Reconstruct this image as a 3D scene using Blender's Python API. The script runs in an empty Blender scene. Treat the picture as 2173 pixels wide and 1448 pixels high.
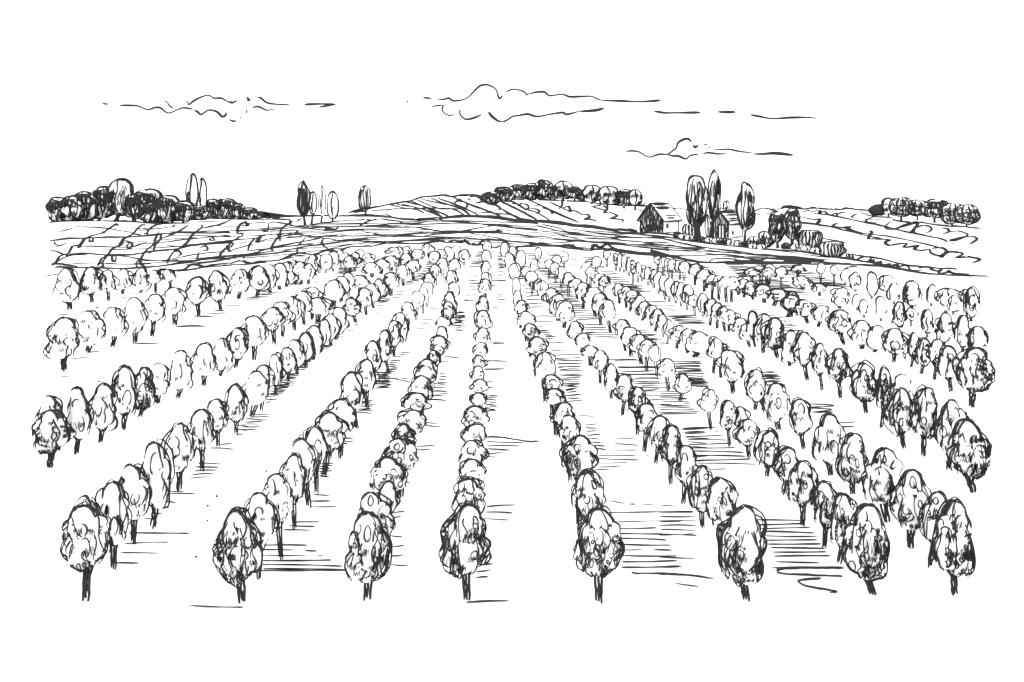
import bpy, math, random
from mathutils import Vector

random.seed(7)
R = math.radians
scene = bpy.context.scene
col = scene.collection

# ------------------------------------------------------------------ camera, sky, sun, exposure
CAM_H = 6.7            # eye height above the vineyard
FPX = 1590.0           # focal length in pixels of the 2173 wide picture
CX, HY = 1086.5, 430.0  # vertical axis and horizon
cam = bpy.data.cameras.new("camera")
cam.sensor_width = 36.0
cam.lens = 36.0 * FPX / 2173.0
cam.shift_y = -(724.0 - HY) / 2173.0
cam.clip_end = 20000
camo = bpy.data.objects.new("camera", cam)
col.objects.link(camo)
camo.location = (0, 0, CAM_H)
camo.rotation_euler = (R(90), 0, 0)
scene.camera = camo

SUN_EL, SUN_AZ = 52, 215
world = bpy.data.worlds.new("World")
scene.world = world
world.use_nodes = True
nt = world.node_tree
sky = nt.nodes.new("ShaderNodeTexSky")
sky.sky_type = 'NISHITA'
sky.sun_disc = False
sky.sun_elevation = R(SUN_EL)
sky.sun_rotation = R(SUN_AZ)
sky.air_density = 1.0
sky.dust_density = 4.0
sky.ozone_density = 1.0
bg = nt.nodes["Background"]
deck = nt.nodes.new("ShaderNodeMix")       # an even white cloud deck over the clear sky
deck.data_type = 'RGBA'
deck.inputs["Factor"].default_value = 0.96
deck.inputs[7].default_value = (8.6, 8.6, 8.6, 1)
nt.links.new(sky.outputs[0], deck.inputs[6])
nt.links.new(deck.outputs[2], bg.inputs[0])
bg.inputs[1].default_value = 0.12

sl = bpy.data.lights.new("sun", 'SUN')
sl.energy = 0.5
sl.angle = R(20)
sl.color = (1.0, 0.97, 0.93)
so = bpy.data.objects.new("sun", sl)
col.objects.link(so)
sd = Vector((math.sin(R(SUN_AZ)) * math.cos(R(SUN_EL)), math.cos(R(SUN_AZ)) * math.cos(R(SUN_EL)), math.sin(R(SUN_EL))))
so.rotation_euler = sd.to_track_quat('Z', 'Y').to_euler()

scene.view_settings.view_transform = 'Standard'
scene.view_settings.look = 'None'
scene.view_settings.gamma = 1.0
scene.view_settings.exposure = 1.0
scene.cycles.max_bounces = 6

# ------------------------------------------------------------------ materials
def make_mat(name, c0, c1, scale, rough=1.0):
    m = bpy.data.materials.new(name)
    m.use_nodes = True
    t = m.node_tree
    b = t.nodes["Principled BSDF"]
    b.inputs["Roughness"].default_value = rough
    b.inputs["Specular IOR Level"].default_value = 0.0
    tc = t.nodes.new("ShaderNodeTexCoord")
    n = t.nodes.new("ShaderNodeTexNoise")
    n.inputs["Scale"].default_value = scale
    r = t.nodes.new("ShaderNodeValToRGB")
    r.color_ramp.elements[0].color = (*c0, 1)
    r.color_ramp.elements[1].color = (*c1, 1)
    t.links.new(tc.outputs["Object"], n.inputs["Vector"])
    t.links.new(n.outputs["Fac"], r.inputs["Fac"])
    t.links.new(r.outputs["Color"], b.inputs["Base Color"])
    return m

PAPER = make_mat("paper_white", (.82, .82, .82), (.85, .85, .85), 3)
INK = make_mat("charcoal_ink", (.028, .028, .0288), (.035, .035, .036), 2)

# ------------------------------------------------------------------ mesh collector
class MB:
    def __init__(self):
        self.v, self.f, self.m = [], [], []

    def tube(self, pts, rad, n=5, mat=1):
        """a pen line as a real, round, tapering strand through pts"""
        if len(pts) < 2:
            return
        base = len(self.v)
        k = len(pts)
        prev = None
        for i, p in enumerate(pts):
            t = (pts[min(i + 1, k - 1)] - pts[max(i - 1, 0)])
            if t.length < 1e-9:
                t = Vector((1, 0, 0))
            t.normalize()
            if prev is None:
                a = Vector((0, 0, 1)) if abs(t.z) < .9 else Vector((1, 0, 0))
                u = t.cross(a).normalized()
            else:
                u = prev - t * prev.dot(t)
                if u.length < 1e-6:
                    u = t.orthogonal()
                u.normalize()
            prev = u
            w = t.cross(u)
            r = rad[i] if hasattr(rad, '__len__') else rad
            for j in range(n):
                a = 2 * math.pi * j / n
                self.v.append(p + (u * math.cos(a) + w * math.sin(a)) * r)
        for i in range(k - 1):
            for j in range(n):
                a = base + i * n + j
                b = base + i * n + (j + 1) % n
                self.f.append((a, b, b + n, a + n)); self.m.append(mat)
        self.f.append(tuple(base + j for j in range(n))[::-1]); self.m.append(mat)
        self.f.append(tuple(base + (k - 1) * n + j for j in range(n))); self.m.append(mat)

    def poly(self, pts, mat=0):
        b = len(self.v)
        self.v += [Vector(p) for p in pts]
        self.f.append(tuple(range(b, b + len(pts)))); self.m.append(mat)

    def build(self, name, parent=None, origin=None, smooth=True):
        o3 = Vector(origin) if origin is not None else Vector((0, 0, 0))
        me = bpy.data.meshes.new(name)
        me.from_pydata([tuple(p - o3) for p in self.v], [], self.f)
        me.materials.append(PAPER); me.materials.append(INK)
        me.polygons.foreach_set("material_index", self.m)
        me.polygons.foreach_set("use_smooth", [smooth] * len(self.f))
        me.update()
        ob = bpy.data.objects.new(name, me)
        col.objects.link(ob)
        if parent is not None:
            ob.parent = parent
        elif origin is not None:
            ob.location = o3
        return ob

def thing(name, label, cat, loc, group=None):
    o = bpy.data.objects.new(name, None)
    o.empty_display_size = .3
    col.objects.link(o)
    o.location = loc
    o["label"] = label; o["category"] = cat
    if group:
        o["group"] = group
    return o

# ------------------------------------------------------------------ the lie of the land
def lerp_tab(tab, x):
    if x <= tab[0][0]:
        return tab[0][1]
    for (a, ya), (b, yb) in zip(tab, tab[1:]):
        if x <= b:
            return ya + (yb - ya) * (x - a) / (b - a)
    return tab[-1][1]

BASE = [(560, 463), (640, 461), (750, 459.5), (830, 463), (870, 466), (960, 461), (1030, 461), (1150, 476), (1260, 485),
        (1350, 492), (1450, 500), (1560, 520), (1680, 531), (1800, 552), (1920, 567), (2040, 584), (2110, 587)]
RIDGE = [(560, 461.5), (640, 459.5), (700, 456), (750, 451), (800, 441), (860, 428), (900, 419), (945, 415), (985, 417), (1015, 414),
         (1040, 424), (1100, 424), (1180, 427), (1250, 429), (1340, 436), (1420, 440), (1480, 444), (1600, 445), (1620, 443),
         (1700, 444), (1760, 443), (1850, 446), (1900, 461), (1960, 472), (2080, 485), (2110, 487)]

def far_depth(px, d0, yr):
    lim = 700.0 if yr <= HY + 14 else min(700.0, .97 * FPX * CAM_H / (yr - HY))
    return max(lim, d0 + 2)

def depth_at(px, py):
    yb, yr = lerp_tab(BASE, px), lerp_tab(RIDGE, px)
    if px < 560 or py >= yb:
        return FPX * CAM_H / max(py - HY, 8)
    d0 = FPX * CAM_H / (yb - HY)
    d1 = far_depth(px, d0, yr)
    t = min(1.0, (yb - py) / max(yb - yr, .5))
    return 1.0 / ((1 - t) / d0 + t / d1)

def U(px, py, d):
    return Vector(((px - CX) / FPX * d, d, CAM_H - (py - HY) / FPX * d))

def on_land(px, py, lift=.9975):
    d = depth_at(px, py)
    if px >= 560 and py < lerp_tab(BASE, px):
        lift = .99
    return U(px, py, d * lift)

# views of the photograph: left, top, enlargement
REG = dict(A=(50, 760, 2.6817), B=(450, 760, 2.6323), C=(900, 760, 2.6333), D=(1400, 760, 2.6333), E=(1700, 760, 2.6333),
           F=(60, 540, 4.258), G=(500, 500, 4.258), H=(900, 500, 4.258), I=(1300, 500, 4.26), J=(1660, 540, 4.5261),
           K=(90, 360, 5.4325), L=(390, 360, 5.4325), M=(740, 360, 5.4325), N=(1020, 360, 5.4325), O=(1320, 360, 5.4325),
           P=(1660, 400, 4.7239), Q=(180, 150, 3.6217), T=(840, 150, 3.6217), S=(1300, 200, 4.7239))

def px(reg, x, y):
    a, b, s = REG[reg]
    return a + x / s, b + y / s

def smooth2(p, per=7.0):
    """Catmull-Rom through 2-D points, one sample about every `per` pixels"""
    if len(p) < 3:
        (x0, y0), (x1, y1) = p[0], p[-1]
        n = max(2, int(math.hypot(x1 - x0, y1 - y0) / (per * 2)))
        return [(x0 + (x1 - x0) * i / n, y0 + (y1 - y0) * i / n) for i in range(n + 1)]
    out = []
    q = [p[0]] + p + [p[-1]]
    for i in range(1, len(q) - 2):
        p0, p1, p2, p3 = q[i - 1:i + 3]
        n = max(2, int(math.hypot(p2[0] - p1[0], p2[1] - p1[1]) / per))
        for k in range(n):
            t = k / n
            out.append(tuple(.5 * (2 * p1[j] + (p2[j] - p0[j]) * t + (2 * p0[j] - 5 * p1[j] + 4 * p2[j] - p3[j]) * t * t
                                   + (3 * p1[j] - p0[j] - 3 * p2[j] + p3[j]) * t ** 3) for j in (0, 1)))
    out.append(p[-1])
    return out

PEN = 1.25
def nib(w):
    return w * max(1.08, 2.1 - .12 * w) / PEN
def pen_widths(n, w, taper=True):
    w *= PEN
    ph = random.uniform(0, 6)
    out = []
    for i in range(n):
        f = 1 + .22 * math.sin(i * .55 + ph)
        if taper:
            e = min(i, n - 1 - i)
            f *= (.55, .85)[e] if e < 2 else 1
        out.append(w * f)
    return out

def land_strokes(mb, reg, data, jit=.5):
    """pen lines lying on the land; 'w|x,y x,y ...' separated by ';'"""
    for s in data.split(';'):
        s = s.strip()
        if not s:
            continue
        w = 3.0
        if '|' in s:
            a, s = s.split('|'); w = float(a)
        p = [px(reg, *map(float, t.split(','))) for t in s.split()]
        p = smooth2(p)
        p = [(x, y + random.uniform(-jit, jit)) for x, y in p]
        ws = pen_widths(len(p), nib(w))
        mb.tube([on_land(x, y) for x, y in p], [q * depth_at(x, y) / FPX * .5 for q, (x, y) in zip(ws, p)])

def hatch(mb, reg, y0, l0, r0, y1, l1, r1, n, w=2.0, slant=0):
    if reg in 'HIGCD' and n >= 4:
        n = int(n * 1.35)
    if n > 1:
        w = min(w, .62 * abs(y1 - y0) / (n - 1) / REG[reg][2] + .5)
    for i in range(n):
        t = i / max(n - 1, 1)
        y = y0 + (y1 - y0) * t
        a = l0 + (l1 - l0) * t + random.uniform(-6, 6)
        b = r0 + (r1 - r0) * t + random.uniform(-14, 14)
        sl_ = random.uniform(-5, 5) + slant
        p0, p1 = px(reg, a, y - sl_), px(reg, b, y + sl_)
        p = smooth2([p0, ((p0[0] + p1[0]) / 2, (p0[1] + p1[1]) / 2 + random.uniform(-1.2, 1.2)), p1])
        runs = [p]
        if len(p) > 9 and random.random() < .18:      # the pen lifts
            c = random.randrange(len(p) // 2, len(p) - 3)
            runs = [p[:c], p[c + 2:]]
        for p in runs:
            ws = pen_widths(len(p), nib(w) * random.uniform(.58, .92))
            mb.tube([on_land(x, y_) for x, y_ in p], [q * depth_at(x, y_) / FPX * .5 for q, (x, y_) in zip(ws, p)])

# ground: one flat sheet out to the horizon
g = MB()
g.poly([(-6000, -400, 0), (6000, -400, 0), (6000, 9000, 0), (-6000, 9000, 0)])
ground = g.build("ground"); ground["kind"] = "structure"

# the low hill behind, one surface from its foot line up to its crest and down the far side
h = MB()
xs = [560 + 10 * i for i in range(156)]
NV = 48
for x in xs:
    yb, yr = lerp_tab(BASE, x), lerp_tab(RIDGE, x)
    for k in range(NV):
        y = yb + (yr - yb) * k / (NV - 1)
        p = U(x, y, depth_at(x, y))
        if k == 0:
            p.z = -.4
        h.v.append(p)
    for dd, dz in ((25, .55), (60, .15), (110, -.1)):
        h.v.append(Vector((p.x * (1 + dd / p.y), p.y + dd, max(p.z, 0) * dz if dz > 0 else -1)))
NN = NV + 3
for i in range(len(xs) - 1):
    for k in range(NN - 1):
        a = i * NN + k
        h.f.append((a, a + NN, a + NN + 1, a + 1)); h.m.append(0)
hill = h.build("hill"); hill["kind"] = "structure"

# ------------------------------------------------------------------ pen lines of the land
f1 = MB()   # ploughed bands beyond the vineyard
land_strokes(f1, 'K', """4|80,618 210,605 500,598 870,600 1150,615 1350,632 1500,628 1700,620;200,720 340,680;380,662 700,680 1040,730;
5|70,828 300,805 560,795 850,790 1150,775 1500,740 1850,740 2173,735;140,830 150,865 230,890;2.4|160,895 275,855;
440,890 700,895 1000,900 1150,860 1350,850 1750,800 2173,765;4.3|85,940 160,945 280,990 500,975 760,990 1000,990 1250,950 1500,930 1750,880 2173,840;
760,990 1000,1010 1200,1050 1430,1050;5|110,1090 200,1095 400,1120;170,1065 300,1000 500,985;5|150,1130 600,1140 1000,1145 1400,1115 1600,1080 2173,1000;
2.3|1500,1030 1800,980 2050,950;2.3|1480,1100 2173,1040;3.6|870,650 850,635 780,675 700,730 590,760 480,810 430,880 340,890 300,970 200,1000 160,1070 110,1110;
3.6|1185,650 1150,640 1080,700 1040,750 930,810 890,880 800,920 750,990 680,1030 640,1110;760,990 700,1050 700,1110 720,1140;1370,640 1300,650 1220,700 1210,750;
3.6|1340,730 1300,800 1290,860 1200,930 1150,1000 1130,1060 1140,1100 1200,1130;1360,740 1365,800 1300,870 1280,940 1210,980;1520,640 1510,670;
1680,640 1600,700 1450,770 1370,800;3.6|1830,640 1840,670 1720,760 1680,830 1600,900 1500,960 1450,1050 1440,1080;2160,590 2000,650 1850,680;
1100,690 1300,690 1500,660;1100,705 1200,705;1820,900 1880,885 1905,910 1885,940 1850,930;1930,800 1970,790 1980,820 1950,825 1920,800;
540,800 550,840 580,830 580,800;940,820 1030,850 1030,890 1000,915 970,890 1000,850;800,990 810,1060 840,1060 850,1000;1540,950 1570,940 1600,980 1560,1000;
1800,960 1780,1050;8|690,740 715,720;8|410,905 440,880;8|280,1005 310,990;8|680,1120 700,1140;8|890,880 920,855;8|1280,870 1320,850;7|1190,960 1230,950;
8|1640,870 1660,880;7|1430,1050 1450,1040;7|1720,800 1780,805;2.2|730,1085 860,1088;2.2|890,1090 1080,1088;2|1430,880 1600,888;2.2|1500,1045 1560,1042;7|1070,750 1130,755;
6|1180,745 1215,750;6|770,1000 840,1005;3.2|640,1110 660,1070 700,1100;1090,1130 1080,1080 1110,1040;2|1750,720 2010,705;
5|2173,1080 2000,1100 1880,1130 1800,1110 1700,1110 1640,1150 1500,1170 1370,1160 1280,1220 1200,1220 1100,1180 1040,1230 940,1220 860,1230;3.6|20,1235 210,1205;
3.4|2173,1110 1900,1130 1700,1160 1550,1180;3|1330,1275 1420,1260 1520,1235;5|1420,1258 1480,1240""")
land_strokes(f1, 'L', """4|250,565 560,575 830,580 1060,580 1230,585;5|830,490 1000,515 1300,540 1600,540 2173,545;9|830,505 950,535 1060,548;9|690,570 900,562 1100,566;
8|1050,555 1250,545;7|850,525 1000,550;2.4|100,610 400,600;540,580 420,640 250,670;2.4|400,655 620,660;3.8|720,600 650,640 620,690 620,750;5|700,620 740,630 720,655 680,650;
740,625 950,615;970,625 1040,610 1170,630 1300,660 1400,650 1700,610 1900,590 2173,585;980,630 960,720 900,720;3.8|1220,590 1230,620 1130,680 1110,760 1110,830;
3.4|620,720 800,710 1000,700 1200,680 1400,670 1700,665 2173,660;1400,680 1620,705 1730,700 1780,670;960,720 1200,710 1310,705 1280,745 1150,740 1080,790 1030,860 1010,920 1050,950;
9|880,770 850,830 835,845;8|640,745 690,750;3.8|680,760 560,830 500,900 430,960 420,1000;530,850 570,850 540,900 500,900 520,945;820,800 760,860 740,940;
850,850 950,810 1100,790;990,760 1100,740;4|1100,780 1300,755 1500,775 1700,775 2173,770;2.3|1200,780 1550,790 1850,825 2173,830;3.6|0,885 250,855 500,830 900,790;
3.6|520,945 700,890 800,870;2.4|0,1000 400,950;4.2|0,1080 420,1005 740,985 1000,910 1400,830 1580,795;740,985 1040,945;2.6|1080,940 1300,910 1600,860 2173,790;
2.6|0,1105 400,1060 680,990;1400,790 1350,850 1340,880;9|1330,860 1350,880;1310,890 1305,970;1610,795 1590,860 1670,920;680,980 695,1025;7|1630,690 1750,692;3|1900,700 2080,690;
7|500,880 520,935;7|1080,750 1110,770;7|905,712 950,715;6|940,770 870,775;3|1260,600 1215,610;3|1300,600 1360,565;
5|540,1090 650,1055 760,1090 850,1070 1000,1060 1130,1040 1300,975 1500,980 1650,940 1780,955 1900,900 2173,890;3.4|480,1110 560,1100 700,1100 800,1090 950,1075;
6|1280,1005 1400,1000;4|1130,1045 1270,1010""")
land_strokes(f1, 'M', """8|0,535 350,545 500,560 700,588 800,588 950,572 1100,562 1300,548 1500,542 1700,560 2173,618;3|420,515 560,570 720,585 900,580;7|1050,575 1300,555 1600,562 2173,632;
270,580 370,575 640,610 800,600 950,585 1500,605 2173,625;120,650 240,595 350,575;2.8|130,655 350,650 520,620 760,625 1000,600 1550,630;
2.8|200,665 700,665 900,690 1160,725 1300,715 1550,670 1700,655 2173,660;2|150,715 400,755;5|260,768 400,765 900,740 1200,725 1770,720;3.6|850,770 1200,740 1700,740 2173,780;
2.4|0,830 150,800 500,780 1000,780 1240,785;2.8|50,830 600,835 1000,800 1240,790 1600,810 2173,850;2.6|1550,640 2173,700;2.6|1400,740 1700,790 1880,835 2173,850;4|370,760 860,775;
5|260,895 420,855 600,860 800,860 1000,840 1080,830 1140,850 1200,825 1260,830 1290,850 1340,825 1400,870 1440,855 1480,880 1540,825 1610,815;
4|1420,880 1600,880 1690,910 1780,870 1860,930 1950,900 2173,890;4|1610,820 1580,900 1575,1000 1590,1100 1540,1200;7|1080,845 1290,850;5|2070,880 2173,870""")
land_strokes(f1, 'N', """10|650,600 1000,642 1300,672 1600,703 1800,715;7|1040,655 1400,692 1650,735 1830,738;5|650,590 830,605 1100,640;3.4|650,650 850,700 1050,740 1300,770 1600,790 2173,790;
2.6|700,640 900,680 1040,740;2.4|850,740 1100,800 1400,850 2173,880;650,770 1000,815 1200,830 1500,845 2173,910;2.6|1050,690 1400,745 1700,750;2.6|1200,760 1500,790 1700,830 2173,850;
650,850 900,850 1100,830 1300,835 1600,870 2173,940;6|650,880 800,890 1030,880 1070,890 1110,915 1270,940 1290,890 1330,880 1380,910 1450,860 1550,920 1750,960 2173,990;
8|1280,930 1500,930 1700,970 2173,1010;4|560,860 800,880 1000,910 1200,935;12|1400,915 1500,935;5|1960,960 2050,1000""")
land_strokes(f1, 'O', """3.4|0,750 200,740 420,745 600,765 700,780 950,850 1300,890 1700,925 2173,960;4.2|300,795 480,805 700,860 950,905 1400,960 1700,1000 2173,1040;3.4|500,890 600,910 900,930;
500,880 800,910;6|500,880 620,890;2.6|500,930 1000,950 1400,970;3|300,960 600,1000 1000,990 1200,985;8|330,945 450,970 600,1010 850,1070 1050,1080 1300,1080 1600,1080 2173,1090;
6|400,980 700,1040 900,1075 1250,1075;6|1250,1070 1600,1060 1650,1030 2173,1060;3.4|1010,1060 1060,1035 1250,1035 1350,1050;4|1090,980 1300,1000 1500,1040 1600,1040;
5|1600,990 1900,1010 2173,1050;6|1650,1025 2173,1080;5|1200,1090 2173,1090;6|340,930 380,1020;4|700,905 950,915""")
land_strokes(f1, 'P', """5|0,620 300,655 500,690 700,715 1000,770 1200,810 1400,855 1600,870 1850,880 2060,885;5|0,690 200,710 420,725;7|0,740 300,765 600,765 1000,790 1200,820 1380,850;
5|0,720 200,735;3|200,740 420,745 700,760;5|650,795 750,790;4|0,705 420,728""")
BROW = [(95, 568), (300, 571), (350, 567), (470, 558), (540, 555), (600, 549), (640, 541), (700, 535), (740, 526), (850, 517), (940, 513), (1030, 511), (1060, 521), (1150, 523),
        (1260, 532), (1340, 535), (1400, 545), (1480, 556), (1560, 560), (1700, 562), (1760, 565), (1900, 575), (2040, 585)]
for q in range(44):                  # fine long furrows that follow the swell of the land
    x0 = random.uniform(110, 1650)
    x1 = min(1760, x0 + random.uniform(120, 480))
    t0, t1 = random.uniform(.04, .92), random.uniform(-.12, .12)
    p = []
    for k in range(9):
        x = x0 + (x1 - x0) * k / 8
        yt = lerp_tab(BASE, x) if x >= 560 else 475
        t = min(.95, max(.04, t0 + t1 * k / 8))
        p.append((x, lerp_tab(BROW, x) * (1 - t) + yt * t))
    p = [(a_, (p[max(i - 1, 0)][1] + b_ + p[min(i + 1, 8)][1]) / 3) for i, (a_, b_) in enumerate(p)]
    p = smooth2(p)
    ws = pen_widths(len(p), nib(random.uniform(1.3, 2.2)))
    f1.tube([on_land(x, y) for x, y in p], [u * depth_at(x, y) / FPX * .5 for u, (x, y) in zip(ws, p)])
furrow = f1.build("ploughed_furrow", parent=ground)

f2 = MB()   # rows drawn on the hill
land_strokes(f2, 'M', """5|0,500 200,455 400,420 600,390 720,365 830,325 980,315 1110,300 1190,320 1300,295 1480,305 1580,370;2.4|60,500 400,470 600,455 760,460 870,500;
630,365 760,400 900,435 1150,540;720,365 870,430 1080,550;4|830,340 1120,410;2.8|790,350 1030,450 1200,460 1340,530;3.4|950,335 1130,400 1310,460 1400,530;1020,330 1340,450 1500,530;
1200,320 1600,480 1760,540;2.4|1290,360 1480,440 1700,510;3.6|1340,460 1370,400 1300,370;4|1400,340 1370,355;4|1480,310 1540,370 1460,385;3.4|1590,400 1700,420 1750,450 1720,470;
1750,450 1870,520 1980,580;3.2|1750,370 2000,490 2170,580;2.4|1460,490 1880,520;2.4|480,410 700,450 1100,450 1300,460;560,405 700,430;960,450 1150,540;2.6|620,400 850,460 1050,540;
8|1250,350 1300,375;4|1220,385 1290,340;4|1400,320 1480,315 1560,360;2.4|1700,510 1880,525 2000,570 2170,590;2|70,490 300,480""")
land_strokes(f2, 'N', """4|640,325 740,350 1000,370 1250,380 1400,405 1700,420 2173,440;3.4|240,370 450,470 640,580;390,380 520,460 650,500 790,580;430,420 470,395 550,420 540,460 510,470;
560,450 650,460 680,490 640,510;4|550,350 700,420 780,460 950,540 1125,610;3.6|630,420 700,415 740,450;3.4|800,380 930,440 1030,490;2.8|940,330 940,410 900,460;
3.4|960,440 1020,430 1035,480 1100,480 1160,520 1230,520 1255,550 1200,580 1280,580 1340,600;1280,430 1440,480 1420,505 1500,500 1580,535 1500,570 1640,580 1630,605;
1280,430 1330,420 1420,425 1460,460 1410,500;6|1010,475 1040,490;6|720,440 760,460;4|800,490 830,490 820,515;3.6|310,370 380,380 385,400 350,400""")
land_strokes(f2, 'O', """3.4|0,425 330,420;4|480,430 620,455 760,460;3.4|1105,460 1330,462;4|1525,480 1600,455 1700,460 1830,460;3|1180,490 1290,495;2.4|1520,505 1600,525;1670,515 1740,520;
4.4|1830,455 1870,430 1950,430 2020,440 2090,460 2173,450;2.4|1085,530 1290,570;2.4|180,465 240,480;4|1700,470 1780,480""")
land_strokes(f2, 'P', """4.5|170,200 220,215 300,197 420,212 590,217 640,199 780,222 900,227;4|1110,305 1140,325 1280,348 1400,345 1600,378 1800,388 1980,405;780,240 920,285 1100,297;
3.4|240,265 370,260 560,290 750,330 1000,380 1200,430 1330,455 1600,510 1650,535;210,240 260,222 300,235 380,225 370,250 430,235 470,270 540,250 550,290;630,240 550,260 560,290;
745,255 695,285 730,300;920,285 840,320 860,345 940,350;2.4|990,315 880,310;1085,335 1030,385 1070,415 1150,405 1220,370 1330,345 ;
1150,405 1340,350 1350,370 1280,450 1320,440 1330,400 1400,380 1460,380 1500,405 1470,440 1435,440;1600,400 1660,410 1670,440 1605,460;
1670,440 1760,430 1840,450 1850,480 1690,520 1720,530 1850,485 1930,490 1950,515 1885,560;2.6|180,340 300,355 480,380 650,405 800,450 1100,490 1400,550 1560,590 1660,620;
2.6|185,350 480,390 800,465 1000,505;185,285 330,320 380,310 340,360 390,330;490,385 550,350 500,380 600,400 680,385 650,420 760,445 800,465;
3.4|870,430 900,440 860,500 900,510 1080,520 1030,540 1070,575 1160,560 1250,555 1210,590 1280,590 1360,575 1320,610 1400,625 1480,615 1490,650 1580,680 1650,630 1600,600 1500,600;
3.4|1580,680 1600,690 1660,640 1800,650 1800,670 1740,695 1870,690 1985,715 1910,745;6|1280,440 1310,445;5|1690,520 1720,525;5|1580,680 1600,688;
2.8|640,655 800,680 1000,710 1250,770 1500,795 1750,810;740,720 800,690 900,690 850,740 920,715 910,750 990,735 980,770 1080,755 1070,780 1160,765 1140,800 1230,770 1270,790 1290,820 1400,825;
3.4|1370,800 1420,790 1500,795 1490,810 1560,830 1600,810 1560,860 1640,850 1670,830 1720,855 1850,860 1900,880;2.4|400,500 640,545;2|1690,545 1720,555;3|640,660 650,700;3|665,655 680,700;3|700,675 720,710""")
f2.build("planted_furrow", parent=hill)

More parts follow.
